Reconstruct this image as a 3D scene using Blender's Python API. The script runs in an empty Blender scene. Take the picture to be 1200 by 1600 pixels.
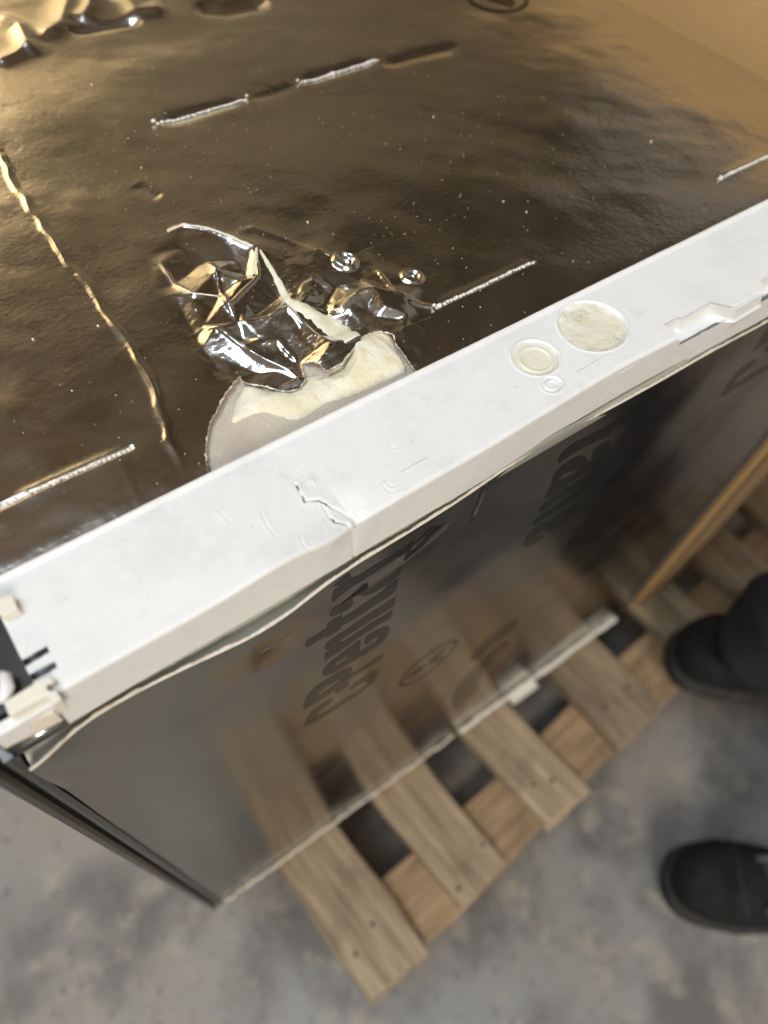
import bpy, bmesh, math, random
import numpy as np
from mathutils import Vector, Matrix, geometry as geo
random.seed(7); rng = np.random.default_rng(7)
SC = bpy.context.scene; COL = SC.collection

# ------------------------------------------------------------------ camera
# survey of the place: camera pose recovered from the photograph (floor z = 0, metres)
RW = np.array([[0.81054004, -0.45801679, 0.36502804],
               [-0.58028335, -0.71245315, 0.39456527],
               [0.07934786, -0.53163064, -0.84325131]])
CW = np.array([0.0, -0.115, 1.015]); FPX = 1169.0
cd = bpy.data.cameras.new('camera'); cam = bpy.data.objects.new('camera', cd); COL.objects.link(cam)
cd.sensor_fit = 'VERTICAL'; cd.sensor_height = 36.0; cd.lens = FPX / 1600 * 36
cd.clip_start = 0.01; cd.clip_end = 60
M = Matrix(((RW[0][0], -RW[0][1], -RW[0][2], CW[0]), (RW[1][0], -RW[1][1], -RW[1][2], CW[1]),
            (RW[2][0], -RW[2][1], -RW[2][2], CW[2]), (0, 0, 0, 1)))
cam.matrix_world = M
cd.dof.use_dof = True; cd.dof.focus_distance = 0.335; cd.dof.aperture_fstop = 4.7
SC.camera = cam

# ------------------------------------------------------------------ world, lamps, exposure
W = bpy.data.worlds.new('World'); SC.world = W; W.use_nodes = True
bg = W.node_tree.nodes['Background']; bg.inputs[0].default_value = (1.0, 0.84, 0.66, 1); bg.inputs[1].default_value = 0.22
def area_lamp(name, loc, target, size, power, color, spread=180):
    ld = bpy.data.lights.new(name, 'AREA'); ld.shape = 'RECTANGLE'; ld.size, ld.size_y = size; ld.energy = power; ld.color = color; ld.spread = math.radians(spread)
    o = bpy.data.objects.new(name, ld); COL.objects.link(o); o.location = loc
    o.rotation_euler = (Vector(target) - Vector(loc)).to_track_quat('-Z', 'Y').to_euler(); return o
area_lamp('ceiling_lamp', (-1.0, 0.42, 3.4), (0.15, 0.05, 0.6), (1.6, 1.4), 60, (0.77, 0.89, 1.0))
area_lamp('front_fill_lamp', (-0.7, -3.1, 2.6), (0.2, 0.0, 0.5), (1.6, 1.4), 100, (1.0, 0.92, 0.81))  # added fill with no known source, brightens and warms the front face
area_lamp('wall_fill_lamp', (-0.9, 2.4, 3.7), (-0.4, 3.54, 1.2), (1.6, .5), 175, (1.0, 0.87, 0.64), 76)  # unseen lamp added to brighten the back wall for the foil's gold reflection
SC.view_settings.view_transform = 'Standard'; SC.view_settings.look = 'None'
SC.view_settings.exposure = 0.0; SC.view_settings.gamma = 1.0
SC.cycles.max_bounces = 8; SC.cycles.glossy_bounces = 6

# ------------------------------------------------------------------ helpers
def at(px, py, z=None, y=None):
    """photo point -> world point on the horizontal plane z or on the upright plane y"""
    r = RW @ np.array([px - 600, py - 800, FPX])
    t = (z - CW[2]) / r[2] if z is not None else (y - CW[1]) / r[1]
    return CW + r * t
ZT = 0.772                                      # level of the top panel
ZP = 0.1445                                     # pallet deck
def tops(pts, z=ZT): return np.array([at(x, y, z=z)[:2] for x, y in pts])
def fronts(pts, y0=0.0): return np.array([at(x, y, y=y0)[[0, 2]] for x, y in pts])
def inpoly(P, poly):
    x, y = P[:, 0], P[:, 1]; c = np.zeros(len(P), bool); n = len(poly); j = n - 1
    for i in range(n):
        xi, yi = poly[i]; xj, yj = poly[j]
        if yi != yj: c ^= ((yi > y) != (yj > y)) & (x < (xj - xi) * (y - yi) / (yj - yi) + xi)
        j = i
    return c
def dline(P, line):
    """distance to a polyline, position along it 0..1 and signed side"""
    L = np.asarray(line); seg = np.linalg.norm(np.diff(L, axis=0), axis=1); tot = seg.sum(); cum = np.concatenate([[0], np.cumsum(seg)])
    best = np.full(len(P), 1e9); tt = np.zeros(len(P)); side = np.zeros(len(P))
    for i in range(len(L) - 1):
        a, b = L[i], L[i + 1]; d = b - a; l2 = (d * d).sum() + 1e-12
        t = np.clip(((P - a) @ d) / l2, 0, 1); q = a + t[:, None] * d; v = P - q
        dd = np.sqrt((v * v).sum(1)); m = dd < best
        best[m] = dd[m]; tt[m] = (cum[i] + t[m] * seg[i]) / tot; side[m] = (d[0] * v[m, 1] - d[1] * v[m, 0])
    return best, tt, np.sign(side)
def ridge(P, line, w, h, taper=True):
    d, t, _ = dline(P, line); g = np.exp(-np.abs(d / w) ** 1.5) * h
    return g * (np.clip(np.sin(np.pi * t) * 2.0, 0, 1) if taper else 1)
def hash2(i, j, s): v = np.sin(i * 127.1 + j * 311.7 + s * 74.7) * 43758.5453; return v - np.floor(v)
def vnoise(x, y, s=0):
    i, j = np.floor(x), np.floor(y); fx, fy = x - i, y - j; fx = fx * fx * (3 - 2 * fx); fy = fy * fy * (3 - 2 * fy)
    a, b, c, d = hash2(i, j, s), hash2(i + 1, j, s), hash2(i, j + 1, s), hash2(i + 1, j + 1, s)
    return (a * (1 - fx) + b * fx) * (1 - fy) + (c * (1 - fx) + d * fx) * fy - 0.5
def ss(a, b, x): t = np.clip((x - a) / (b - a), 0, 1); return t * t * (3 - 2 * t)

def tag(o, label=None, cat=None, group=None, kind=None):
    for k, v in (('label', label), ('category', cat), ('group', group), ('kind', kind)):
        if v: o[k] = v
    return o
def empty(name, loc, label, cat):
    o = bpy.data.objects.new(name, None); COL.objects.link(o); o.location = loc; o.empty_display_size = .05; return tag(o, label, cat)
bpy_update = lambda: bpy.context.view_layer.update()
def link(name, me, mat, parent=None, smooth=False):
    o = bpy.data.objects.new(name, me); COL.objects.link(o)
    if mat is not None and not me.materials: me.materials.append(mat)
    if parent is not None:
        o.parent = parent; p = parent; off = Vector((0, 0, 0))
        while p is not None: off += p.location; p = p.parent
        o.location = -off                                  # meshes are written in world metres
    if smooth:
        me.polygons.foreach_set('use_smooth', [True] * len(me.polygons))
    return o
def pymesh(name, V, F):
    me = bpy.data.meshes.new(name); me.from_pydata([tuple(map(float, v)) for v in V], [], [tuple(map(int, f)) for f in F]); me.update(); return me
def gridmesh(name, V, nu, nv, keep=None):
    """V: (nu*nv,3) vertices, index i*nv+j"""
    i, j = np.meshgrid(np.arange(nu - 1), np.arange(nv - 1), indexing='ij'); a = (i * nv + j).ravel()
    F = np.stack([a, a + nv, a + nv + 1, a + 1], 1)
    if keep is not None: F = F[keep]
    me = bpy.data.meshes.new(name); n = len(F)
    me.vertices.add(len(V)); me.vertices.foreach_set('co', V.astype(np.float32).ravel())
    me.loops.add(n * 4); me.loops.foreach_set('vertex_index', F.astype(np.int32).ravel())
    me.polygons.add(n); me.polygons.foreach_set('loop_start', np.arange(0, n * 4, 4, dtype=np.int32))
    try: me.polygons.foreach_set('loop_total', np.full(n, 4, np.int32))
    except Exception: pass
    me.update(calc_edges=True); me.validate(); return me
def bm_mesh(name, bm):
    me = bpy.data.meshes.new(name); bm.normal_update(); bm.to_mesh(me); bm.free(); return me
def add_box(bm, c, s, bev=0.0, rot=None):
    g = bmesh.ops.create_cube(bm, size=1.0); vs = g['verts']
    Mx = Matrix.Translation(c) @ (rot.to_4x4() if rot is not None else Matrix.Identity(4)) @ Matrix.Diagonal((*s, 1))
    bmesh.ops.transform(bm, matrix=Mx, verts=vs)
    if bev:
        es = list({e for v in vs for e in v.link_edges}); bmesh.ops.bevel(bm, geom=es, offset=bev, segments=2, affect='EDGES', profile=.5)
def add_prism(bm, pts, axis_vec, cap=True):
    a = [bm.verts.new(p) for p in pts]; b = [bm.verts.new(Vector(p) + Vector(axis_vec)) for p in pts]; n = len(a)
    for i in range(n): bm.faces.new((a[i], a[(i + 1) % n], b[(i + 1) % n], b[i]))
    if cap: bm.faces.new(a[::-1]); bm.faces.new(b)
def add_tube(bm, path, rad, n=8, close=True):
    rings = []; P = [Vector(p) for p in path]
    for i, p in enumerate(P):
        d = (P[min(i + 1, len(P) - 1)] - P[max(i - 1, 0)]).normalized(); up = Vector((0, 0, 1)) if abs(d.z) < .9 else Vector((1, 0, 0))
        s = d.cross(up).normalized(); t = s.cross(d); r = rad[i] if hasattr(rad, '__len__') else rad
        rings.append([bm.verts.new(p + (s * math.cos(k * 2 * math.pi / n) + t * math.sin(k * 2 * math.pi / n)) * r) for k in range(n)])
    for a, b in zip(rings, rings[1:]):
        for k in range(n): bm.faces.new((a[k], a[(k + 1) % n], b[(k + 1) % n], b[k]))
    if close: bm.faces.new(rings[0][::-1]); bm.faces.new(rings[-1])

# ------------------------------------------------------------------ materials
def mat(name, base, rough=.5, metal=0.0, bump=None, var=None, rvar=None, spec=None, coat=0.0, sss=0.0):
    """bump = [(scale, strength, distance)], var = (scale, colour, lo, hi), rvar = (scale, amount)"""
    m = bpy.data.materials.new(name); m.use_nodes = True; nt = m.node_tree; N = nt.nodes; L = nt.links; p = N['Principled BSDF']
    p.inputs['Base Color'].default_value = (*base, 1); p.inputs['Roughness'].default_value = rough; p.inputs['Metallic'].default_value = metal
    if spec is not None: p.inputs['Specular IOR Level'].default_value = spec
    if coat: p.inputs['Coat Weight'].default_value = coat; p.inputs['Coat Roughness'].default_value = .08
    if sss: p.inputs['Subsurface Weight'].default_value = sss; p.inputs['Subsurface Radius'].default_value = (.004, .003, .002); p.inputs['Subsurface Scale'].default_value = .5
    tc = N.new('ShaderNodeTexCoord')
    def noise(sc, det=4, rg=.55, vec=None):
        n = N.new('ShaderNodeTexNoise'); n.inputs['Scale'].default_value = sc; n.inputs['Detail'].default_value = det; n.inputs['Roughness'].default_value = rg
        L.new(vec if vec is not None else tc.outputs['Object'], n.inputs['Vector']); return n.outputs['Fac']
    m['_'] = 0
    cur = None
    for v in (var or []):
        sc, colr, lo, hi = v[:4]
        f = noise(sc, v[4] if len(v) > 4 else 5); r = N.new('ShaderNodeMapRange'); r.inputs[1].default_value = lo; r.inputs[2].default_value = hi; L.new(f, r.inputs[0])
        mx = N.new('ShaderNodeMix'); mx.data_type = 'RGBA'; L.new(r.outputs[0], mx.inputs[0])
        if cur is None: mx.inputs[6].default_value = (*base, 1)
        else: L.new(cur, mx.inputs[6])
        mx.inputs[7].default_value = (*colr, 1); cur = mx.outputs[2]
    if cur is not None: L.new(cur, p.inputs['Base Color'])
    if rvar:
        f = noise(rvar[0], 6, .65); r = N.new('ShaderNodeMapRange'); r.inputs[1].default_value = .35; r.inputs[2].default_value = .7
        r.inputs[3].default_value = rough - rvar[1]; r.inputs[4].default_value = rough + rvar[1]; L.new(f, r.inputs[0]); L.new(r.outputs[0], p.inputs['Roughness'])
    nrm = None
    for b in (bump or []):
        sc, st, di = b[:3]
        vec = None
        if len(b) > 3:
            mp = N.new('ShaderNodeMapping'); mp.inputs['Scale'].default_value = b[3]; L.new(tc.outputs['Object'], mp.inputs['Vector']); vec = mp.outputs[0]
        f = noise(sc, 4, .55, vec); bn = N.new('ShaderNodeBump'); bn.inputs['Strength'].default_value = st; bn.inputs['Distance'].default_value = di
        L.new(f, bn.inputs['Height'])
        if nrm is not None: L.new(nrm, bn.inputs['Normal'])
        nrm = bn.outputs[0]
    if nrm is not None: L.new(nrm, p.inputs['Normal'])
    del m['_']
    return m
MT = {}
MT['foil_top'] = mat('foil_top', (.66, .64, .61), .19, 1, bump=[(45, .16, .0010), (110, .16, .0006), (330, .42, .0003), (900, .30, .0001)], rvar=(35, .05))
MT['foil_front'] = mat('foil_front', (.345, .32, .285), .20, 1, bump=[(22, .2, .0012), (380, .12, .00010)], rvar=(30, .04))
MT['ink'] = mat('ink', (.045, .043, .038), .22, .75, bump=[(380, .10, .0001)])
MT['ink_top'] = mat('ink_top', (.16, .14, .12), .25, 1)
MT['white'] = mat('white_plastic', (.82, .825, .825), .38, 0, bump=[(240, .10, .0002), (40, .12, .0008)], var=[(28, (.75, .755, .755), .48, .75), (160, (.86, .86, .86), .5, .8), (420, (.62, .61, .60), .66, .80, 3), (75, (.73, .73, .725), .58, .80, 8)], rvar=(60, .10), sss=.05)
MT['ivory'] = mat('ivory_plastic', (.80, .76, .66), .45, 0, var=[(60, (.74, .68, .58), .5, .8)])
MT['board'] = mat('grey_board', (.55, .485, .40), .9, 0, bump=[(1100, .7, .0006), (200, .4, .0006)], var=[(1500, (.68, .60, .52), .45, .62), (40, (.49, .42, .36), .5, .8)])
MT['foam'] = mat('foam', (.83, .76, .55), .8, 0, bump=[(1300, .7, .0006), (420, .5, .0008), (160, .4, .0010)], var=[(70, (.86, .83, .70), .42, .62), (300, (.76, .66, .42), .58, .8)], sss=.2)
MT['foamw'] = mat('foam_bead', (.84, .82, .76), .6, 0, bump=[(1500, .4, .0003)])
MT['cream_edge'] = mat('cream_edge', (.80, .74, .64), .8, 0, bump=[(800, .6, .0005)], var=[(180, (.62, .55, .45), .5, .75)])
MT['liner'] = mat('liner', (.46, .48, .43), .25, 0, bump=[(120, .3, .0004)])
MT['plug'] = mat('plug', (.80, .77, .66), .35, 0, bump=[(220, .4, .0006)], var=[(90, (.74, .70, .54), .45, .7)], sss=.15)
MT['dark'] = mat('dark_plastic', (.022, .022, .021), .28, 0, bump=[(300, .1, .0002)], var=[(30, (.05, .048, .045), .4, .75)])
MT['dark_metal'] = mat('dark_metal', (.13, .13, .125), .30, .8, bump=[(20, .2, .0006, (6, 6, .3))])
MT['grey'] = mat('grey_plastic', (.11, .108, .105), .4, .5)
MT['slotshade'] = mat('slot_shaded_white', (.36, .39, .43), .4)  # white plastic in shade, the shade put into the colour
MT['steel'] = mat('steel', (.62, .66, .68), .22, 1)
MT['carton'] = mat('carton', (.52, .33, .14), .85, 0, bump=[(500, .25, .0004)], var=[(9, (.50, .30, .125), .4, .7), (500, (.62, .41, .19), .45, .7)])
MT['carton_dark'] = mat('carton_shade_and_flap', (.25, .165, .085), .9, 0)  # darkened brown: shade put into the carton's end face, also the flap colour
MT['tape'] = mat('tape', (.66, .50, .28), .3, 0)
MT['trousers'] = mat('trousers', (.012, .013, .020), .92, 0, bump=[(900, .5, .0006), (28, .5, .008)], var=[(20, (.018, .019, .027), .4, .7)])
MT['jacket'] = mat('jacket', (.016, .018, .028), .9, 0, bump=[(700, .4, .0006), (20, .5, .01)])
MT['leather'] = mat('boot_leather', (.012, .012, .012), .85, 0, spec=.25, bump=[(420, .4, .0006), (60, .3, .0015)], var=[(40, (.028, .027, .026), .5, .8)])
MT['rubber'] = mat('sole_rubber', (.022, .021, .020), .8, 0, bump=[(200, .4, .001)], var=[(60, (.06, .05, .04), .5, .75)])
MT['lace'] = mat('lace_cord', (.11, .107, .10), .8, 0, bump=[(600, .5, .0006)])
MT['skin'] = mat('skin', (.55, .34, .25), .5, 0, bump=[(500, .2, .0004)], sss=.1)
MT['hair'] = mat('hair', (.03, .02, .012), .6, 0, bump=[(300, .6, .002)])
MT['wall'] = mat('wall', (.50, .42, .28), .9, 0, var=[(1.2, (.34, .26, .15), .4, .7)])
MT['roof'] = mat('roof', (.23, .19, .15), .9, 0, var=[(.8, (.15, .125, .10), .4, .7)])
def wood_mat(name, c1, c2, c3):
    m = bpy.data.materials.new(name); m.use_nodes = True; nt = m.node_tree; N = nt.nodes; L = nt.links; p = N['Principled BSDF']
    tc = N.new('ShaderNodeTexCoord'); oi = N.new('ShaderNodeObjectInfo'); ad = N.new('ShaderNodeVectorMath'); ad.operation = 'MULTIPLY_ADD'
    cx = N.new('ShaderNodeCombineXYZ'); L.new(oi.outputs['Random'], cx.inputs[0]); L.new(oi.outputs['Random'], cx.inputs[1]); L.new(oi.outputs['Random'], cx.inputs[2])
    L.new(cx.outputs[0], ad.inputs[0]); ad.inputs[1].default_value = (37, 53, 11); L.new(tc.outputs['Object'], ad.inputs[2])
    mp = N.new('ShaderNodeMapping'); mp.inputs['Scale'].default_value = (14, 1.0, 14); L.new(ad.outputs[0], mp.inputs['Vector'])
    n1 = N.new('ShaderNodeTexNoise'); n1.inputs['Scale'].default_value = 9; n1.inputs['Detail'].default_value = 7; n1.inputs['Distortion'].default_value = .6; L.new(mp.outputs[0], n1.inputs['Vector'])
    n2 = N.new('ShaderNodeTexNoise'); n2.inputs['Scale'].default_value = 13; n2.inputs['Detail'].default_value = 9; n2.inputs['Roughness'].default_value = .65; L.new(ad.outputs[0], n2.inputs['Vector'])
    r1 = N.new('ShaderNodeValToRGB'); L.new(n1.outputs['Fac'], r1.inputs[0])
    e = r1.color_ramp.elements; e[0].position = .30; e[0].color = (*c1, 1); e[1].position = .72; e[1].color = (*c2, 1)
    mx = N.new('ShaderNodeMix'); mx.data_type = 'RGBA'; mr = N.new('ShaderNodeMapRange'); mr.inputs[1].default_value = .50; mr.inputs[2].default_value = .72; mr.inputs[4].default_value = .8
    L.new(n2.outputs['Fac'], mr.inputs[0]); L.new(mr.outputs[0], mx.inputs[0]); L.new(r1.outputs[0], mx.inputs[6]); mx.inputs[7].default_value = (*c3, 1)
    hv = N.new('ShaderNodeHueSaturation'); mr2 = N.new('ShaderNodeMapRange'); mr2.inputs[3].default_value = .80; mr2.inputs[4].default_value = 1.15; L.new(oi.outputs['Random'], mr2.inputs[0]); L.new(mr2.outputs[0], hv.inputs['Value']); L.new(mx.outputs[2], hv.inputs['Color'])
    L.new(hv.outputs[0], p.inputs['Base Color']); p.inputs['Roughness'].default_value = .85
    b = N.new('ShaderNodeBump'); b.inputs['Strength'].default_value = .5; b.inputs['Distance'].default_value = .0015; L.new(n1.outputs['Fac'], b.inputs['Height']); L.new(b.outputs[0], p.inputs['Normal'])
    return m
MT['wood'] = wood_mat('pallet_wood', (.22, .165, .105), (.50, .395, .27), (.16, .125, .09))
MT['wood2'] = wood_mat('pallet_wood_red', (.24, .155, .085), (.46, .325, .19), (.16, .11, .07))
MT['nail'] = mat('nail', (.05, .045, .04), .5, .6)

# ------------------------------------------------------------------ floor
def concrete():
    m = mat('concrete', (.28, .25, .212), .62, 0, bump=[(90, .35, .001), (14, .3, .003), (400, .3, .0005)],
            var=[(1.7, (.27, .268, .262), .42, .60, 5), (6.5, (.150, .144, .136), .47, .62, 10), (22, (.37, .325, .255), .53, .72, 10), (60, (.12, .117, .114), .58, .76, 8), (75, (.06, .058, .056), .68, .76, 4), (26, (.40, .30, .15), .70, .82, 3), (120, (.34, .32, .29), .70, .78, 2)], rvar=(8, .12))
    return m
fl = pymesh('floor', [(-6, -5, 0), (7, -5, 0), (7, 6, 0), (-6, 6, 0)], [(0, 1, 2, 3)])
tag(link('floor', fl, concrete()), kind='structure')
bm = bmesh.new(); add_box(bm, (0.5, 3.6, 2.0), (9.0, .12, 4.0)); tag(link('wall', bm_mesh('wall', bm), MT['wall']), kind='structure')
bm = bmesh.new(); add_box(bm, (0.5, 2.6, 4.2), (9.0, 5.6, .1)); tag(link('ceiling', bm_mesh('ceiling', bm), MT['roof']), kind='structure')

# ------------------------------------------------------------------ refrigerator
FR = empty('refrigerator', (0.25, 0.3, ZP), 'large foil-clad refrigerator lying unwrapped on a wooden pallet, its top foil torn and dented', 'refrigerator')
Z2 = lambda pts: [(200 + x / 2.4, 320 + y / 2.4) for x, y in pts]      # notes taken from an enlarged crop

# ---- top foil, a sheet of crumpled foil over board
torn_px = Z2([(410, 640), (362, 700), (335, 752), (308, 805), (293, 860), (288, 905), (291, 955), (303, 1022), (330, 1060), (1100, 700), (1086, 622), (1058, 590), (1022, 548), (1002, 520), (992, 488), (960, 478), (926, 470), (880, 505), (850, 545), (800, 605), (742, 632), (700, 588), (648, 575), (662, 655), (640, 684), (600, 690), (560, 684), (500, 668), (450, 660), (425, 645), (418, 632)])
torn = tops(torn_px)
def jag(poly, step=.0011, amp=.0007):
    out = []
    for a, b in zip(poly, np.roll(poly, -1, 0)):
        n = max(1, int(np.linalg.norm(b - a) / step))
        for k in range(n): out.append(a + (b - a) * k / n + (rng.random(2) - .5) * amp)
    return np.array(out)
tornj = jag(torn)
facet_pts = [(140, 60, 0), (300, 50, 0), (480, 90, 0), (700, 110, 0), (850, 130, 0), (1000, 190, 0), (1140, 260, 0), (1140, 420, 0), (1100, 600, 0), (40, 190, 0), (80, 330, 0), (170, 450, 0), (230, 560, 0), (310, 650, 0), (420, 720, -1),
 (145, 90, .5), (210, 75, 1.6), (300, 95, 2.6), (380, 130, 2.8), (465, 165, 3.2), (300, 200, -2), (330, 250, 2), (350, 330, -1.5), (410, 440, 2),
 (120, 215, 1.5), (170, 290, -1), (250, 345, 2.4), (340, 345, 1), (250, 220, -2.2), (200, 150, -1.5), (400, 200, -1.2), (440, 250, -2), (490, 270, 2.5), (560, 270, 1), (600, 360, 3), (640, 390, 4),
 (430, 300, 4), (385, 360, 3.5), (480, 400, -1), (430, 440, 3), (440, 365, 2.0), (280, 455, 1.0), (340, 470, 3), (420, 530, 2), (520, 590, 3), (600, 620, 2), (655, 655, 1), (430, 485, -3), (530, 430, 4.5), (545, 545, -2.5), (640, 575, -3), (700, 500, 2.0), (760, 530, 4.5), (720, 600, 4), (840, 520, 5),
 (600, 220, 1.8), (700, 250, 2.6), (690, 330, 4), (620, 330, 2), (740, 370, -1), (560, 340, -1), (760, 410, -2), (800, 470, -2), (770, 385, 1.5), (870, 350, 4), (930, 330, 5.5), (1000, 340, 4.5), (1045, 350, 4), (1045, 420, 4), (1030, 480, 3), (990, 490, 3), (930, 420, 1.5), (880, 440, 0), (840, 400, 2.5), (965, 400, 5.8), (900, 380, 1.5), (1010, 430, 1.5), (500, 500, 1), (600, 500, -1.5), (330, 560, -1), (480, 620, -1), (660, 440, 1.5), (780, 300, -.8), (880, 270, -.5), (950, 250, 1.6), (985, 310, 1)]
fp = tops(Z2([(a, b) for a, b, _ in facet_pts])); fh = np.array([h for *_, h in facet_pts]) * .001
_v, _e, tri, *_ = geo.delaunay_2d_cdt([Vector(p) for p in fp], [], [], 0, 1e-6)
def facet_height(P):
    h = np.zeros(len(P)); vv = np.array([(v.x, v.y) for v in _v]); hh = np.array([fh[np.argmin(((fp - v) ** 2).sum(1))] for v in vv])
    for t in tri:
        a, b, c = vv[t[0]], vv[t[1]], vv[t[2]]; d = (b[0] - a[0]) * (c[1] - a[1]) - (c[0] - a[0]) * (b[1] - a[1])
        if abs(d) < 1e-12: continue
        l1 = ((b[0] - P[:, 0]) * (c[1] - P[:, 1]) - (c[0] - P[:, 0]) * (b[1] - P[:, 1])) / d
        l2 = ((c[0] - P[:, 0]) * (a[1] - P[:, 1]) - (a[0] - P[:, 0]) * (c[1] - P[:, 1])) / d; l3 = 1 - l1 - l2
        m = (l1 >= -1e-9) & (l2 >= -1e-9) & (l3 >= -1e-9); h[m] = l1[m] * hh[t[0]] + l2[m] * hh[t[1]] + l3[m] * hh[t[2]]
    return h
slits_px = [((240, 191), (386, 150), 1), ((465, 125), (592, 89), 1), ((678, 479), (838, 404), 0), ((-6, 792), (206, 695), 0), ((1126, 275), (1206, 238), 0)]
slits = [(tops([a, b]), k) for a, b, k in slits_px]
crease_px = [(0, 243), (20, 280), (45, 325), (72, 362), (103, 402), (128, 434), (150, 462), (176, 500), (200, 532), (226, 578), (240, 602), (252, 640), (265, 682), (280, 712), (296, 745)]
dmg_c = tops(Z2([(620, 380)]))[0]
def top_height(P):
    x, y = P[:, 0], P[:, 1]; h = np.zeros(len(P))
    for sx, am, s in ((16, .0009, 1), (37, .00045, 2), (90, .00013, 3)): h += vnoise(x * sx + .3 * y * sx, y * sx, s) * am * 2 * ss(.045, .10, y)
    near = ((x - dmg_c[0]) ** 2 + (y - dmg_c[1]) ** 2) < .10 ** 2
    Q = P[near]; f = sum(facet_height(Q + np.array([math.cos(k * 1.047), math.sin(k * 1.047)]) * (.0004 + .0006 * (k % 2))) for k in range(6)) / 6 * .85; zone = ss(.0, .0012, np.abs(f))
    qx, qy = Q[:, 0], Q[:, 1]
    cr = (np.abs(vnoise(qx * 120 + qy * 40, qy * 90, 5)) + .5 * np.abs(vnoise(qx * 260, qy * 330, 6)) + .22 * np.abs(vnoise(qx * 560, qy * 600, 7))) * .0017
    r0 = np.hypot(qx - dmg_c[0], qy - dmg_c[1]); wz = ss(.062, .025, r0); dh, _, _ = dline(Q, np.vstack([fp[:9], fp[14:8:-1], fp[:1]])); f = f * np.where(qy < .075, 1, ss(0, .016, dh))
    # smoother, wrinkled facets
    an = np.arctan2(qy - dmg_c[1], qx - dmg_c[0]); f += (np.abs(vnoise(np.cos(an) * 2.2 + r0 * 30, np.sin(an) * 2.2 + r0 * 40, 14)) * .0009 + np.abs(vnoise(np.cos(an) * 4.5 - r0 * 50, np.sin(an) * 4.5 + r0 * 60, 15)) * .0005) * wz * ss(.002, .012, r0)
    f += np.abs(vnoise(np.cos(an) * 2.6 + 7, np.sin(an) * 2.6 + r0 * 8, 16)) * .0020 * ss(.092, .05, r0) * ss(.02, .05, r0)
    f += cr * wz * .45 + (vnoise(qx * 60, qy * 60, 9)) * .0009 * wz
    for ln, w, hh in (([(145, 90), (210, 75), (300, 95), (380, 130), (465, 165), (490, 185)], .0012, .0012), ([(300, 200), (330, 250), (350, 330), (380, 390), (410, 440)], .0011, .0012),
                      ([(120, 215), (170, 290), (250, 345), (340, 345)], .0012, .0010), ([(280, 455), (340, 470), (420, 530), (520, 590), (600, 620), (655, 652)], .0011, .0014),
                      ([(930, 240), (975, 300), (1000, 340), (1045, 350)], .001, .001), ([(340, 345), (380, 390), (470, 300), (490, 270), (475, 180)], .0009, .0010),
                      ([(700, 170), (770, 200)], .0012, .001), ([(740, 400), (800, 395), (860, 350), (930, 330)], .0011, .0016), ([(1050, 365), (1100, 372), (1150, 380)], .0014, .0012),
                      ([(530, 430), (600, 400), (700, 490), (770, 530)], .001, .0012), ([(500, 520), (560, 500), (640, 575)], .0009, .0012)):
        f += ridge(Q, tops(Z2(ln)), w, hh)
    for (cx, cy, rr, hh) in ((815, 212, .0062, .0026), (1065, 265, .0055, .0016), (690, 322, .006, .0003)):
        c = tops(Z2([(cx, cy)]))[0]; d = np.hypot(qx - c[0], qy - c[1]) / rr; ang = np.arctan2(qy - c[1], qx - c[0])
        f += hh * (np.exp(-((d - .8) / .22) ** 2) - .5 * np.exp(-(d / .45) ** 2) + .35 * np.exp(-((d - .35 - .05 * ang) / .12) ** 2))
    f += ridge(Q, tops(Z2([(395, 100), (470, 85), (600, 130), (700, 185), (740, 235)])), .003, .0009) + ridge(Q, tops(Z2([(180, 330), (220, 430), (270, 520), (340, 610), (405, 648)])), .0035, -.0012)
    h[near] += f
    c = tops(crease_px); wob = np.stack([vnoise(y * 110, x * 60, 11), vnoise(x * 110, y * 60, 12)], 1) * .0024
    d, t, sd = dline(P + wob, c); amp = .78 + .22 * np.sin(t * 31) * np.sin(t * 13 + 1)
    h += np.exp(-(d / .0016) ** 2) * .00125 * amp * ss(1.0, .9, t)
    h += ridge(P, tops([(183, 708), (195, 735), (207, 760), (222, 795)]), .0012, .00016)
    h += ridge(P, tops([(210, 285), (232, 297), (252, 305)]), .0035, -.0007) + ridge(P, tops([(212, 278), (240, 288), (258, 300)]), .0025, .0001)
    for (ln, lift) in slits:
        d, t, sd = dline(P, ln); ends = np.clip(np.sin(np.pi * np.clip(t, 0.02, .98)) * 1.6, 0, 1)
        up = (sd > 0)
        if lift: h -= np.where(up, np.exp(-(d / .0058) ** 1.6) * .0015, np.exp(-(d / .0050) ** 2) * .0014) * ends
        else: h += np.where(up, .0007, .0004) * np.exp(-(d / .0035) ** 2) * ends
        h -= np.exp(-(d / .0007) ** 2) * .0022 * (t > .01) * (t < .99)
    h += ridge(P, tops([(386, 151), (425, 142), (462, 127)]), .004, -.0007)
    for ln, w, hh in (([(596, 100), (650, 84), (720, 68)], .0060, -.0019),
                      ([(-10, 20), (30, 40), (52, 86)], .005, .003), ([(-10, 98), (25, 84), (52, 68)], .0045, .0026), ([(105, 48), (160, 38), (222, 28)], .003, -.003), ([(60, 60), (95, 35), (112, -10)], .008, .003),
                      ([(126, 34), (140, 14), (150, -10)], .007, .0034), ([(196, -8), (214, 16), (262, 12)], .008, .003), ([(300, 4), (350, 8), (420, -6)], .007, -.004)):
        h += ridge(P, tops(ln), w, hh)
    return h * ss(.0495, .056, y) - .0004 * ss(.056, .0495, y)
def axis(segs):
    out = [segs[0][0]]
    for a, b, st in segs: n = max(1, int(round((b - a) / st))); out += [a + (b - a) * k / n for k in range(1, n + 1)]
    return np.array(out)
gx = axis([(-.041, .058, .0011), (.058, .205, .0005), (.205, .32, .0009), (.32, .50, .0016), (.50, .60, .0025)])
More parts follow.
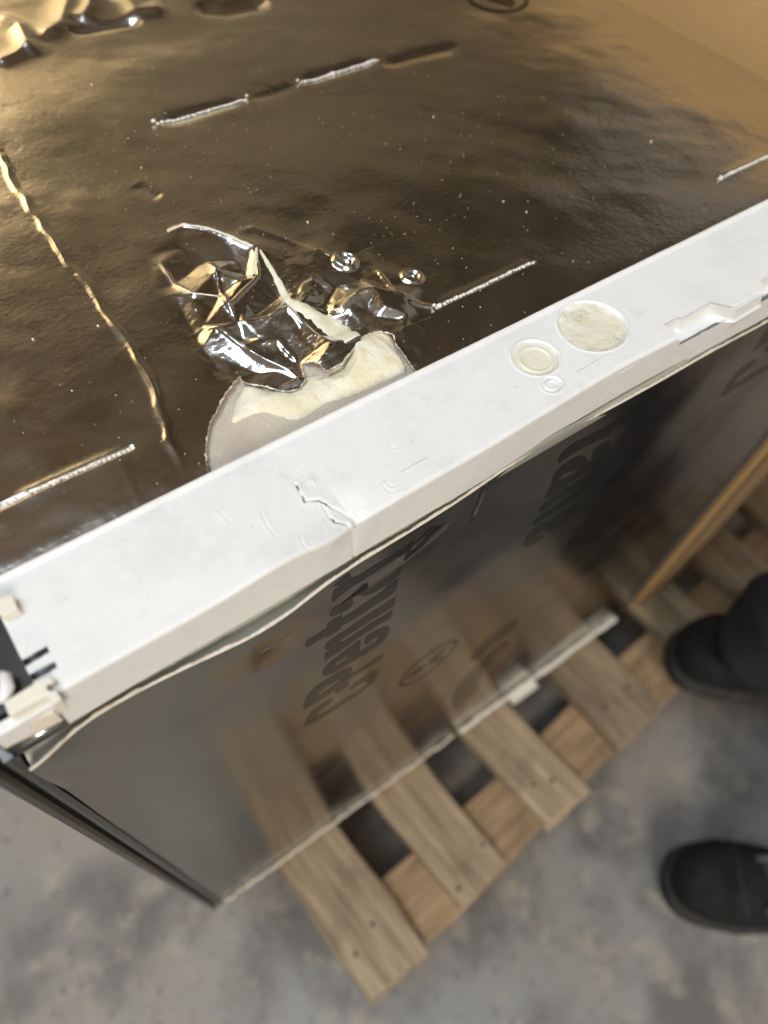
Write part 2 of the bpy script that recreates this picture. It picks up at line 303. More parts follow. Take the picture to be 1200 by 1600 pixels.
gy = axis([(.0497, .052, .0006), (.052, .150, .0005), (.150, .30, .0009), (.30, .46, .0013), (.46, .62, .004)])
GX, GY = np.meshgrid(gx, gy, indexing='ij'); P = np.stack([GX.ravel(), GY.ravel()], 1)
H = top_height(P)
s0 = .507 - .13 * (np.minimum(P[:, 1], .45) - .15); RR = .030
a = np.clip((P[:, 0] - s0) / RR, 0, None); roll = a > 0; aa = np.minimum(a, math.pi / 2); ex = np.clip(a - math.pi / 2, 0, None) * RR
X = np.where(roll, s0 + np.sin(aa) * RR, P[:, 0]); Zv = ZT - .0012 + H * (1 - .7 * ss(0, .6, a)) - np.where(roll, (1 - np.cos(aa)) * RR + ex, 0)
# soften the damage near the trim strip: foil sits flat under it
V = np.stack([X, P[:, 1], Zv], 1)
ci = np.stack([((GX[:-1, :-1] + GX[1:, 1:]) / 2).ravel(), ((GY[:-1, :-1] + GY[1:, 1:]) / 2).ravel()], 1)
keep = ~inpoly(ci, tornj)
me = gridmesh('top_foil', V, len(gx), len(gy), keep)
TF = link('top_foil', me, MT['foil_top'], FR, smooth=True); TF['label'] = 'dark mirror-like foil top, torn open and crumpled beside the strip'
# ---- what shows through the tear
b0 = torn.min(0) - .01; b1 = torn.max(0) + .01
ux = axis([(b0[0], b1[0], .0009)]); uy = axis([(.048, b1[1], .0009)])
UX, UY = np.meshgrid(ux, uy, indexing='ij'); Pb = np.stack([UX.ravel(), UY.ravel()], 1)
V = np.stack([Pb[:, 0], Pb[:, 1], np.full(len(Pb), ZT - .0042) + vnoise(Pb[:, 0] * 60, Pb[:, 1] * 60, 3) * .0012 + vnoise(Pb[:, 0] * 900, Pb[:, 1] * 900, 4) * .00025], 1)
link('backing_board', gridmesh('backing_board', V, len(ux), len(uy)), MT['board'], FR, smooth=True)
foam_poly = tops(Z2([(382, 788), (400, 720), (432, 658), (470, 650), (520, 668), (600, 672), (655, 620), (740, 610), (800, 560), (845, 500), (880, 455), (930, 440), (1000, 470), (1010, 520), (1046, 588), (1040, 612), (985, 632), (900, 672), (820, 700), (750, 722), (690, 760), (640, 788), (600, 786), (572, 772), (548, 766), (510, 752), (470, 757), (430, 772), (400, 790)]))
fx = axis([(foam_poly[:, 0].min() - .001, foam_poly[:, 0].max() + .001, .0006)]); fy = axis([(foam_poly[:, 1].min() - .001, foam_poly[:, 1].max() + .001, .0006)])
FX, FY = np.meshgrid(fx, fy, indexing='ij'); Pf = np.stack([FX.ravel(), FY.ravel()], 1)
pj = jag(foam_poly, .0015, .0006); ins = inpoly(Pf, pj); d, _, _ = dline(Pf, np.vstack([foam_poly, foam_poly[:1]]))
hf = np.where(ins, .0026 * (1 - np.exp(-d / .003)), -.003 * ss(0, .001, d))
hf += ins * (vnoise(Pf[:, 0] * 130, Pf[:, 1] * 130, 3) * .0016 + vnoise(Pf[:, 0] * 420, Pf[:, 1] * 420, 8) * .0005)
pk = tops(Z2([(850, 520)]))[0]; hf += ins * .0042 * np.exp(-(((Pf - pk) ** 2).sum(1)) / .011 ** 2)
for ln, w, hh in (([(850, 520), (870, 580), (830, 640), (760, 660)], .0016, .0013), ([(860, 540), (930, 500), (1000, 540), (1040, 600)], .0018, .0008), ([(700, 640), (800, 600), (850, 540)], .0015, -.0014)):
    hf += ins * ridge(Pf, tops(Z2(ln)), w, hh)
V = np.stack([Pf[:, 0], Pf[:, 1], ZT - .0040 + hf], 1)
link('foam_patch', gridmesh('foam_patch', V, len(fx), len(fy)), MT['foam'], FR, smooth=True)
def ribbon(name, px, widths, lift, mt, seed, base=top_height):
    c = tops(Z2(px)); L = [c[0]]
    seg = np.linalg.norm(np.diff(c, axis=0), axis=1); cum = np.concatenate([[0], np.cumsum(seg)]); n = int(cum[-1] / .0007); nv = 9; Vs = []
    s = np.linspace(0, cum[-1], n); cx = np.interp(s, cum, c[:, 0]); cy = np.interp(s, cum, c[:, 1]); wd = np.interp(s / cum[-1], np.linspace(0, 1, len(widths)), widths)
    tx, ty = np.gradient(cx), np.gradient(cy); l = np.hypot(tx, ty); nx, ny = -ty / l, tx / l
    for k in range(nv):
        q = (k / (nv - 1) * 2 - 1); jx = q * wd * (1 + .5 * vnoise(s * 400, s * 0 + k * .2, seed)); Vs.append(np.stack([cx + nx * jx, cy + ny * jx, (1 - q * q) * lift + (-.0008 if abs(q) == 1 else 0) + vnoise(s * 500, s * 0 + q * 2, seed + 1) * .0006], 1))
    V = np.stack(Vs, 1).reshape(-1, 3); V[:, 2] += ZT - .0012 + base(V[:, :2]); return link(name, gridmesh(name, V, n, nv), mt, FR, smooth=True)
ribbon('foam_crease', [(497, 185), (530, 235), (562, 285), (585, 330), (602, 365), (640, 392), (700, 412), (745, 436), (800, 470), (850, 520)], [.0006, .0013, .0017, .0019, .0026, .0042, .0060, .0062, .0052], .0012, MT['foam'], 31)
ribbon('foam_crease', [(483, 178), (480, 215), (472, 268)], [.0008, .0012, .0008], .0008, MT['foam'], 41)
ribbon('torn_lip', [(145, 92), (210, 76), (250, 84), (300, 97), (340, 112), (380, 131), (430, 155), (470, 170)], [.0002, .0004, .0003, .0005, .0004, .0006, .0005], .0006, MT['cream_edge'], 51)
ribbon('torn_lip', [(125, 222), (165, 290), (215, 335), (255, 347), (340, 345)], [.0001, .0002, .0003, .0002], .0003, MT['cream_edge'], 61)
bm = bmesh.new(); ring = [p for p in tornj]
pts = [p for p in ring if p[1] > .0505]
st = int(np.argmax([np.linalg.norm(np.array(pts[i]) - np.array(pts[i - 1])) for i in range(len(pts))])); pts = pts[st:] + pts[:st]
pa = np.array(pts); hz = top_height(pa)
add_tube(bm, [(p[0], p[1], ZT - .0015 + h) for p, h in zip(pa, hz)], [.00016 + .0004 * random.random() ** 2 for _ in pa], n=5)
link('torn_edge', bm_mesh('torn_edge', bm), MT['cream_edge'], FR, smooth=True)
# ---- foam beads pressed through the slits
for (ln, lift), (a, b, _) in zip(slits, slits_px):
    bm = bmesh.new(); A, B = ln; Ld = np.linalg.norm(B - A); s = 0.0
    while s < Ld:
        r = (.00056 if a[1] > 400 else .00052) + .00034 * random.random() + (.0005 * random.random() if random.random() < .3 and s < Ld * .5 else 0)
        p = A + (B - A) * s / Ld; off = (random.random() - .5) * .0005
        z0 = ZT - .0012 + float(top_height(np.array([p]))[0]) + (.0025 if lift and .04 < s / Ld < .96 else .0016)
        g = bmesh.ops.create_icosphere(bm, subdivisions=1, radius=r * 1.25, matrix=Matrix.Translation((p[0] + off * .4, p[1] + off, z0 + r * .2)) @ Matrix.Diagonal((1.15, .85, .8, 1)))
        s += r * random.uniform(1.9, 3.0)
    link('foam_bead_row', bm_mesh('foam_bead_row', bm), MT['foamw'], FR, smooth=True)
# ---- crumbs of foam on the foil
bm = bmesh.new(); cr = []
for k in range(1150):
    px, py = random.uniform(0, 1150), random.uniform(20, 860)
    w_ = math.exp(-((px - 520) / 330) ** 2 - ((py - 330) / 230) ** 2) + .22
    if random.random() < w_: cr.append((px, py))
cr = tops(cr); ok = (cr[:, 1] > .054) & (cr[:, 0] < .49) & (cr[:, 0] > -.035) & ~inpoly(cr, torn); cr = cr[ok]; hz = top_height(cr)
for p, h in zip(cr, hz):
    r = .00015 + .00014 * random.random() + (.0005 * random.random() if random.random() < .06 else 0)
    bmesh.ops.create_icosphere(bm, subdivisions=1, radius=r, matrix=Matrix.Translation((p[0], p[1], ZT - .0012 + h + r * .5)) @ Matrix.Rotation(random.random() * 3, 4, 'Z') @ Matrix.Diagonal((1, .7, .6, 1)))
tag(link('foam_crumbs', bm_mesh('foam_crumbs', bm), MT['foamw']), 'tiny white foam crumbs scattered over the dark foil top', 'crumbs', kind='stuff')

# ---- front foil
def front_out(x, z):
    """how far the front board stands out (towards -y)"""
    e = .742 - z; f = ss(.055, 0, e)
    b = .0011 + f * (.0039 * np.exp(-((x - .050) / .030) ** 2) + .0050 * np.exp(-((x + .046) / .016) ** 2) + .0012 * np.exp(-((x - .30) / .05) ** 2) + .0006 * np.sin(x * 55) - .0028 * np.exp(-((x - .25) / .085) ** 2))
    Pq = np.stack([x, z], 1)
    c1 = fronts([(455, 965), (500, 945), (545, 925), (600, 890), (650, 852), (700, 815)]); b = b + ridge(Pq, c1, .0022, .0012)
    c2 = fronts([(765, 752), (748, 790), (735, 815)]); b = b - ridge(Pq, c2, .0009, .0010)
    c3 = fronts([(400, 1010), (455, 970)]); b = b + ridge(Pq, c3, .0015, .0005)
    return b + vnoise(x * 11, z * 11, 21) * .0022 + vnoise(x * 30, z * 30, 22) * .0004
fxs = axis([(-.0405, .25, .0015), (.25, .541, .003)]); fzs = axis([(.1465, .62, .006), (.62, .742, .0012)])
A, B = np.meshgrid(fxs, fzs, indexing='ij'); x, z = A.ravel(), B.ravel(); x = x - .0048 * np.clip((z - .1465) / .595, 0, 1) * np.clip(1 - (x + .0405) / .12, 0, 1)
V = np.stack([x, -front_out(x, z), z], 1)
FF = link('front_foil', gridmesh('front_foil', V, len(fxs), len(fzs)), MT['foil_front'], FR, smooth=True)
FF['label'] = 'upright grey mirror-like foil front with dark printed lettering'
# rim of the front board along its top edge (cut board: jagged cream core)
xs = axis([(-.0453, .541, .0008)]); o = front_out(xs, np.full(len(xs), .742)); jz = vnoise(xs * 700, xs * 0, 3) * .0007 + vnoise(xs * 90, xs * 0, 4) * .0008
th = .0012 + vnoise(xs * 260, xs * 0, 5) * .0007
rows = [np.stack([xs, -o - .0001, np.full(len(xs), .7415)], 1), np.stack([xs, -o - .0003, .7425 + jz], 1), np.stack([xs, -o + th * .5, .7429 + jz * 1.3], 1), np.stack([xs, -o + th, .7422 + jz], 1), np.stack([xs, -o + th + .0004, np.full(len(xs), .730)], 1)]
link('board_edge', gridmesh('board_edge', np.stack(rows, 1).reshape(-1, 3), len(xs), 5), MT['cream_edge'], FR)
rows = [np.stack([xs, np.full(len(xs), .0022) + vnoise(xs * 40, xs * 0, 8) * .0006, np.full(len(xs), .747)], 1), np.stack([xs, np.full(len(xs), .0012), np.full(len(xs), .738)], 1), np.stack([xs, -o + th + .0006, np.full(len(xs), .7365)], 1)]
link('edge_liner', gridmesh('edge_liner', np.stack(rows, 1).reshape(-1, 3), len(xs), 3), MT['liner'], FR)
# body behind the sheets
bm = bmesh.new(); add_box(bm, (.25, .305, .445), (.572, .590, .588)); link('body_shell', bm_mesh('body_shell', bm), MT['dark_metal'], FR)
# ---- printed lettering on the front foil
def catmull(pts, n=4):
    P = [np.array(p, float) for p in pts]; out = []; m = len(P)
    for i in range(m):
        p0, p1, p2, p3 = P[i - 1], P[i], P[(i + 1) % m], P[(i + 2) % m]
        l = np.linalg.norm(p2 - p1)
        for k in range(n):
            t = k / n; out.append(.5 * ((2 * p1) + (-p0 + p2) * t + (2 * p0 - 5 * p1 + 4 * p2 - p3) * t * t + (-p0 + 3 * p1 - 3 * p2 + p3) * t ** 3))
    return out
def flat_print(name, loops, mt, parent, label=None, smooth_loops=True, off=.00009):
    cu = bpy.data.curves.new('outline', 'CURVE'); cu.dimensions = '2D'; cu.fill_mode = 'BOTH'
    for lp in loops:
        q = catmull(lp, 3) if smooth_loops else lp
        w = fronts(q); sp = cu.splines.new('POLY'); sp.points.add(len(w) - 1); sp.use_cyclic_u = True
        for p, c in zip(sp.points, w): p.co = (c[0], c[1], 0, 1)
    ob = bpy.data.objects.new('outline', cu); me = bpy.data.meshes.new_from_object(ob); bpy.data.objects.remove(ob); bpy.data.curves.remove(cu)
    bm = bmesh.new(); bm.from_mesh(me); bpy.data.meshes.remove(me)
    xs = [v.co.x for v in bm.verts]; zs = [v.co.y for v in bm.verts]
    for ax, lo, hi in ((0, min(xs), max(xs)), (1, min(zs), max(zs))):
        c = lo + .003
        while c < hi:
            no = (1, 0, 0) if ax == 0 else (0, 1, 0); co = (c, 0, 0) if ax == 0 else (0, c, 0)
            bmesh.ops.bisect_plane(bm, geom=bm.verts[:] + bm.edges[:] + bm.faces[:], plane_co=co, plane_no=no); c += .003
    vx = np.array([v.co.x for v in bm.verts]); vz = np.array([v.co.y for v in bm.verts]); oy = -front_out(vx, vz) - off
    for v, yy in zip(bm.verts, oy): v.co = (v.co.x, yy, v.co.y)
    bmesh.ops.recalc_face_normals(bm, faces=bm.faces[:])
    for f in bm.faces:
        if f.normal.y > 0: f.normal_flip()
    o_ = link(name, bm_mesh(name, bm), mt, parent, smooth=True)
    if label: o_['label'] = label
    return o_
za = lambda q: [(460 + x / 7.5, 1000 + y / 7.5) for x, y in q]
zb = lambda q: [(460 + x / 7.5, 880 + y / 7.5) for x, y in q]
zc = lambda q: [(510 + x / 6.667, 800 + y / 6.667) for x, y in q]
zd = lambda q: [(810 + x / 6, 620 + y / 6) for x, y in q]
ze = lambda q: [(1110 + x / 12.31, 500 + y / 12.31) for x, y in q]
letters = [
 [za([(105, 1000), (150, 890), (230, 790), (330, 725), (430, 675), (440, 700), (380, 760), (290, 830), (255, 880), (330, 850), (450, 775), (600, 680), (750, 590), (830, 520), (835, 490), (800, 490), (740, 520), (665, 575), (650, 560), (690, 500), (790, 430), (900, 365), (960, 355), (975, 380), (950, 440), (880, 530), (760, 620), (600, 730), (450, 830), (300, 920), (180, 985), (112, 1006)])],
 [za([(90, 780), (100, 700), (140, 620), (220, 530), (330, 450), (450, 380), (560, 315), (640, 290), (660, 310), (663, 360), (800, 280), (900, 215), (1005, 145), (1020, 160), (1005, 200), (900, 265), (780, 345), (660, 415), (620, 455), (540, 510), (430, 590), (300, 680), (200, 735), (115, 790)]), za([(260, 615), (330, 545), (420, 485), (500, 440), (515, 455), (420, 530), (300, 610)])],
 [za([(460, 605), (480, 570), (560, 510), (620, 480), (630, 500), (600, 535), (520, 590)])],
 [zb([(1060, 705), (1085, 725), (1085, 775), (1040, 860), (960, 935), (820, 1030), (680, 1110), (500, 1220), (390, 1275), (325, 1290), (312, 1270), (330, 1210), (390, 1140), (480, 1065), (600, 970), (735, 875), (755, 880), (742, 990), (765, 1000), (860, 930), (950, 870), (955, 845), (930, 840), (830, 915), (805, 920), (812, 840), (960, 745)]), zb([(450, 1170), (480, 1130), (590, 1065), (605, 1080), (560, 1115), (470, 1175)])],
 [zb([(330, 975), (345, 920), (430, 840), (560, 760), (700, 660), (850, 560), (1000, 465), (1155, 370), (1158, 385), (1145, 465), (1000, 560), (850, 655), (700, 750), (530, 860), (515, 885), (560, 880), (700, 790), (850, 690), (1000, 600), (1120, 520), (1125, 535), (1108, 605), (1000, 670), (850, 765), (700, 860), (560, 960), (440, 1045), (340, 1105), (330, 1090), (340, 1020), (410, 965), (380, 975)])],
 [zb([(110, 870), (250, 785), (350, 715), (360, 665), (530, 560), (525, 605), (700, 495), (900, 360), (1040, 265), (1055, 230), (1190, 150), (1195, 165), (1170, 270), (1100, 345), (950, 440), (700, 600), (520, 705), (515, 735), (350, 835), (345, 815), (240, 875), (120, 950)])],
 [zc([(0, 1040), (20, 990), (110, 895), (250, 800), (385, 700), (390, 735), (300, 800), (220, 870), (245, 872), (240, 940), (150, 1005), (40, 1045)]), zc([(300, 822), (345, 800), (420, 735), (560, 650), (700, 545), (745, 515), (772, 540), (765, 575), (720, 640), (600, 730), (480, 800), (370, 838)])],
 [zc([(30, 885), (35, 780), (135, 715), (90, 725), (35, 720), (120, 650), (210, 595), (225, 640), (300, 630), (450, 540), (650, 430), (880, 285), (880, 310), (850, 360), (760, 430), (700, 450), (640, 500), (450, 620), (250, 740), (100, 840)])],
 [zc([(770, 470), (830, 380), (960, 260), (1060, 150), (1150, 130), (1165, 155), (1060, 240), (920, 360), (820, 440)]), zc([(890, 320), (980, 235), (1080, 165), (1105, 170), (980, 275), (860, 375)])],
 [zd([(30, 1385), (50, 1300), (130, 1210), (240, 1140), (265, 1200), (190, 1240), (140, 1285), (190, 1275), (215, 1280), (190, 1310), (100, 1365)])],
 [zd([(110, 1190), (160, 1110), (300, 1020), (450, 910), (640, 790), (660, 800), (640, 840), (560, 910), (400, 1010), (250, 1110)])],
 [zd([(240, 1250), (270, 1150), (400, 1050), (520, 970), (555, 970), (540, 1030), (470, 1100), (380, 1170), (300, 1220)]), zd([(360, 1120), (440, 1070), (430, 1095), (380, 1130)])],
 [zd([(180, 1060), (220, 990), (350, 890), (500, 800), (640, 720), (700, 680), (690, 730), (560, 820), (400, 920), (280, 1010)])],
 [zd([(235, 945), (270, 870), (310, 800), (330, 740), (420, 650), (560, 560), (630, 560), (650, 610), (740, 570), (690, 620), (740, 600), (620, 690), (500, 770), (380, 860)]), zd([(380, 770), (430, 720), (540, 675), (530, 695), (440, 750)])],
 [zd([(680, 580), (690, 520), (760, 450), (840, 415), (855, 440), (820, 520), (740, 610), (650, 650), (640, 620)])],
 [zd([(380, 640), (430, 540), (560, 440), (760, 330), (930, 220), (1050, 140), (1150, 90), (1130, 140), (1040, 230), (920, 280), (850, 360), (700, 440), (560, 520), (460, 590)])],
 [ze([(205, 1460), (250, 1350), (370, 1170), (540, 960), (700, 830), (870, 740), (860, 790), (740, 920), (600, 1040), (480, 1150), (470, 1200), (560, 1160), (740, 1040), (920, 930), (1108, 820), (1300, 700), (1300, 790), (1108, 900), (900, 1030), (700, 1180), (480, 1310), (300, 1430)])],
 [ze([(765, 620), (850, 510), (960, 340), (1050, 200), (1108, 130), (1220, 30), (1240, 300), (1108, 400), (950, 500), (850, 560)])],
 [ze([(1020, 590), (1108, 450), (1250, 380), (1240, 470), (1130, 560)])],
]
for lp in letters: flat_print('printed_letter', lp, MT['ink'], FR)
def emblem(cx, cy, marks, r=None):
    c = fronts([(cx, cy)])[0]; R_ = r or .0155
    def back(p):                                              # world (x, z) on the front -> photo point
        v = RW.T @ (np.array([p[0], 0, p[1]]) - CW); return (v[0] / v[2] * FPX + 600, v[1] / v[2] * FPX + 800)
    circ = lambda rr: [back(c + rr * np.array([math.cos(t), math.sin(t)])) for t in np.linspace(0, 2 * math.pi, 36, endpoint=False)]
    loops = [circ(R_), circ(R_ * .84)] + [[back(c + R_ * np.array(q)) for q in mk] for mk in marks]
    flat_print('printed_emblem', loops, MT['ink'], FR, smooth_loops=False)
KM = [[(-.75, -.2), (-.2, -.25), (-.1, .1), (-.35, .25), (-.7, .2)], [(.0, -.18), (.55, -.5), (.6, -.25), (.2, 0), (.6, .3), (.5, .5), (0, .2)]]
emblem(669, 1035, KM, .0265); emblem(958, 808, KM, .0265)
for lp in ([[(735, 1025), (775, 985), (808, 965), (800, 985), (765, 1010), (745, 1028)]], [[(765, 1018), (790, 1000), (795, 1005), (780, 1018), (768, 1026)]], [[(705, 1100), (715, 1070), (745, 1040), (752, 1050), (740, 1080), (715, 1105)]],
           [[(772, 1075), (790, 1040), (820, 1020), (828, 1030), (810, 1052), (785, 1075)], [(795, 1052), (815, 1030), (818, 1034), (802, 1052)]], [[(750, 1040), (762, 1020), (772, 1024), (762, 1040)]], [[(985, 840), (1010, 815), (1040, 800), (1030, 815), (1005, 838)]]):
    flat_print('printed_letter', lp, MT['ink'], FR)

# ---- print on the top foil
def top_print(name, loops, mt, off=.00035):
    cu = bpy.data.curves.new('outline', 'CURVE'); cu.dimensions = '2D'; cu.fill_mode = 'BOTH'
    for w in loops:
        sp = cu.splines.new('POLY'); sp.points.add(len(w) - 1); sp.use_cyclic_u = True
        for p, c in zip(sp.points, w): p.co = (c[0], c[1], 0, 1)
    ob = bpy.data.objects.new('outline', cu); me = bpy.data.meshes.new_from_object(ob); bpy.data.objects.remove(ob); bpy.data.curves.remove(cu)
    bm = bmesh.new(); bm.from_mesh(me); bpy.data.meshes.remove(me)
    for ax in (0, 1):
        cs = [v.co[ax] for v in bm.verts]; c = min(cs) + .0015
        while c < max(cs):
            no = [0, 0, 0]; no[ax] = 1; co = [0, 0, 0]; co[ax] = c
            bmesh.ops.bisect_plane(bm, geom=bm.verts[:] + bm.edges[:] + bm.faces[:], plane_co=co, plane_no=no); c += .0015
    q = np.array([(v.co.x, v.co.y) for v in bm.verts]); hz = top_height(q)
    for v, h in zip(bm.verts, hz): v.co.z = ZT - .0012 + h + off
    bmesh.ops.recalc_face_normals(bm, faces=bm.faces[:])
    for f in bm.faces:
        if f.normal.z < 0: f.normal_flip()
    return link(name, bm_mesh(name, bm), mt, FR, smooth=True)
ec = tops([(776, -10)])[0]; er = .0235
cc = lambda r, n=40: [ec + r * np.array([math.cos(t), math.sin(t)]) for t in np.linspace(0, 2 * math.pi, n, endpoint=False)]
top_print('printed_emblem', [cc(er), cc(er * .86)], MT['ink_top'])
top_print('printed_emblem', [[ec + er * np.array(q) for q in mk] for mk in ([(-.05, -.78), (.25, -.6), (.5, .1), (.2, .7), (-.1, .3), (-.3, .7), (-.5, .2)],)], MT['ink_top'])
tcu = bpy.data.curves.new('txt', 'FONT'); tcu.body = 'Do not'; tcu.size = .0052
tob = bpy.data.objects.new('txt', tcu); tme = bpy.data.meshes.new_from_object(tob); bpy.data.objects.remove(tob)
pD, pn = at(15.5, 250, z=ZT), at(3.5, 225, z=ZT); dx = (pn - pD)[:2]; dx /= np.linalg.norm(dx); dy = np.array([-dx[1], dx[0]])
tv = np.zeros(len(tme.vertices) * 3); tme.vertices.foreach_get('co', tv); tv = tv.reshape(-1, 3); q = pD[:2] + tv[:, :1] * dx + tv[:, 1:2] * dy
tme.vertices.foreach_set('co', np.stack([q[:, 0], q[:, 1], ZT - .0012 + top_height(q) + .0006], 1).ravel()); tme.update()
link('printed_text', tme, MT['ink_top'], FR)

# ---- white trim strip along the front top edge
notch_top = tops([(1038, 506), (1058.6, 495.3), (1064.8, 496.1), (1110.3, 471.6), (1152.3, 481.3), (1194, 457), (1190, 437), (1215, 424), (1260, 400), (1300, 440), (1100, 545), (1056, 522)])
notch_front = fronts([(1215, 463), (1109.4, 521.5), (1103.3, 512.8), (1093.6, 516.3), (1084, 534.6), (1070, 548), (1043.8, 565.3), (1061.3, 532), (1048, 519), (1100, 470), (1215, 415)], .0032)
# the rounded front edge belongs to whichever cut covers it
circ = [(928, 511, .0172, .0030), (838, 560, .0112, .0014), (866, 605, .0052, .0008)]
circw = [(*tops([(a, b)])[0], r, d) for a, b, r, d in circ]
slots = [tops([(28, 1036), (73, 1009), (79, 1018), (33, 1046)]), tops([(40, 1058), (86, 1032), (91, 1042), (45, 1068)])]
cracks = [tops(c) for c in ([(462, 756), (470, 772), (477, 784)], [(477, 783), (500, 781), (512, 788), (530, 795), (548, 803), (560, 816)], [(505, 789), (515, 806), (525, 812), (545, 815), (556, 825)])]
scr = []
for k in range(120):
    cx, cy = random.gauss(470, 70), random.gauss(755, 32); an = random.gauss(math.atan2(-1, .8), .7); ln = random.uniform(8, 34); bd = random.uniform(-.5, .5)
    scr.append((tops([(cx + math.cos(an + bd * (t - .5)) * ln * (t - .5), cy + math.sin(an + bd * (t - .5)) * ln * (t - .5)) for t in np.linspace(0, 1, 5)]), random.uniform(.00003, .00011)))
for k in range(24):
    cx = random.uniform(900, 1180); cy = 720 - .49 * cx + 215 + random.gauss(0, 14); an = random.uniform(0, 3.1); ln = random.uniform(6, 22)
    scr.append((tops([(cx + math.cos(an + (t - .5)) * ln * (t - .5), cy + math.sin(an + (t - .5)) * ln * (t - .5)) for t in np.linspace(0, 1, 5)]), random.uniform(.00004, .0001)))
arcs = [tops(c) for c in ([(598, 755), (606, 768), (620, 768), (628, 760)], [(603, 750), (612, 760), (624, 757)], [(470, 832), (472, 848), (484, 858), (496, 852)], [(482, 850), (494, 846), (503, 840)], [(610, 698), (617, 700), (624, 696)], [(735, 706), (742, 712), (752, 704)], [(330, 785), (350, 805), (372, 828)], [(405, 790), (415, 815), (432, 840)])]
def bend(c, n=11):
    t = np.linspace(0, 1, len(c)); u = np.linspace(0, 1, n); return np.stack([np.polyval(np.polyfit(t, c[:, k], 2), u) for k in (0, 1)], 1)
arcs = [bend(c) for c in arcs]; scr = [(bend(c), d) for c, d in scr]
def strip_dz(x, y):
    P = np.stack([x, y], 1); h = vnoise(x * 60, y * 60, 31) * .00035 + vnoise(x * 14, y * 14, 32) * .0006
    for cx, cy, r, d in circw:
        rr = np.hypot(x - cx, y - cy); h -= d * (rr < r); h += .00045 * np.exp(-((rr - r - .0004) / .0006) ** 2)
    cx, cy, r, _ = circw[2]; rr = np.hypot(x - cx, y - cy); h += .0010 * (rr < r * .62) - .0006 * (rr < r * .45)
    for c in cracks:
        wob = np.stack([vnoise(x * 500, y * 500, 33), vnoise(x * 500, y * 500, 34)], 1) * .0007
        d, t, sd = dline(P + wob, c); se = np.sin(np.pi * t); h += -.0010 * np.exp(-(d / .00034) ** 2) + .00012 * np.exp(-((d - .0012) / .0008) ** 2) + (sd > 0) * .0005 * se * np.exp(-(d / .004) ** 2)
    c = tops([(487, 752)])[0]; h += .0006 * np.exp(-(((P - c) ** 2).sum(1)) / .0022 ** 2)
    lo, hi = P.min(0), P.max(0)
    for c, dd in scr:
        m = (x > c[:, 0].min() - .002) & (x < c[:, 0].max() + .002) & (y > c[:, 1].min() - .002) & (y < c[:, 1].max() + .002)
        if m.any(): d, t, _ = dline(P[m], c); h[m] += (-dd * np.exp(-(d / .00030) ** 2) + dd * .7 * np.exp(-((d - .0007) / .0004) ** 2)) * np.sin(np.pi * np.clip(t, .03, .97))
    for c in arcs:
        m = (np.abs(x - c[:, 0].mean()) < .02) & (np.abs(y - c[:, 1].mean()) < .02)
        if m.any(): d, t, _ = dline(P[m], c); h[m] += (-.00018 * np.exp(-(d / .00034) ** 2) + .00014 * np.exp(-((d - .0010) / .0006) ** 2)) * np.sin(np.pi * np.clip(t, .05, .95))
    # buckled front edge at the crack
    xe = x - .0935; dip = np.where(xe < 0, np.exp(xe / .016), np.exp(-xe / .0075)); h -= .0038 * dip * ss(.020, .001, y) * ss(-.055, -.02, xe)
    h += .0012 * np.exp(-((xe + .034) / .014) ** 2) * ss(.018, .002, y) - .0005 * np.exp(-((xe + .075) / .02) ** 2) * ss(.02, 0, y)
    return h
sx = axis([(-.029, .060, .0006), (.060, .108, .00025), (.108, .385, .0005), (.385, .549, .003)])
rf = .0020
prof = [(.0496, .7690), (.0496, .7731), (.0491, .7735), (.0484, .7735), (.0479, .7731), (.0474, .7722)] + [(y_, ZT) for y_ in axis([(-.0465, -.027, .0005), (-.027, -rf, .00025)]) * -1]
prof += [(rf - rf * math.sin(t), ZT - rf + rf * math.cos(t)) for t in np.linspace(0, math.pi / 2, 7)[1:]]
prof += [(0.0, z_) for z_ in -axis([(-(ZT - rf - .0006), -.7450, .0006)])] + [(.0006, .7444), (.0030, .7444)]
prof = np.array(prof); nu, nv = len(sx), len(prof)
Xs = np.repeat(sx, nv); Ys = np.tile(prof[:, 0], nu); Zs = np.tile(prof[:, 1], nu); dz = strip_dz(Xs, Ys)
isf = (Ys < 1e-6)
kz = np.where(Zs > ZT - .0045, 1.0, np.where(Ys > .045, .3, ss(.7480, ZT - .0035, Zs)))
xe = Xs - .0935; dip = np.where(xe < 0, np.exp(xe / .014), np.exp(-xe / .006))
Yo = Ys + np.where(Zs < ZT - .0005, 1, ss(.006, 0, Ys)) * (.0016 * dip - .0010 * np.exp(-((xe + .012) / .008) ** 2)) * ss(.746, .770, Zs)
Yo += .0030 * np.exp(-((Xs - .25) / .085) ** 2) * ss(.03, 0, Ys)
Yo += np.where(Ys < .01, vnoise(Xs * 25, Zs * 40, 35) * .0008, 0) + np.exp(-(xe / .0006) ** 2) * .0009 * (Ys < .004)
V = np.stack([Xs, Yo, Zs + dz * kz], 1)
ctr = (V.reshape(nu, nv, 3)[:-1, :-1] + V.reshape(nu, nv, 3)[1:, 1:]) / 2; ctr = ctr.reshape(-1, 3)
ct = inpoly(ctr[:, :2], notch_top) & (ctr[:, 2] > ZT - .003); cf = inpoly(ctr[:, [0, 2]], notch_front) & (ctr[:, 1] < .0062) & (ctr[:, 2] < ZT - .0008) & (ctr[:, 2] > ZT - .0075)
ck = np.zeros(len(ctr), bool)
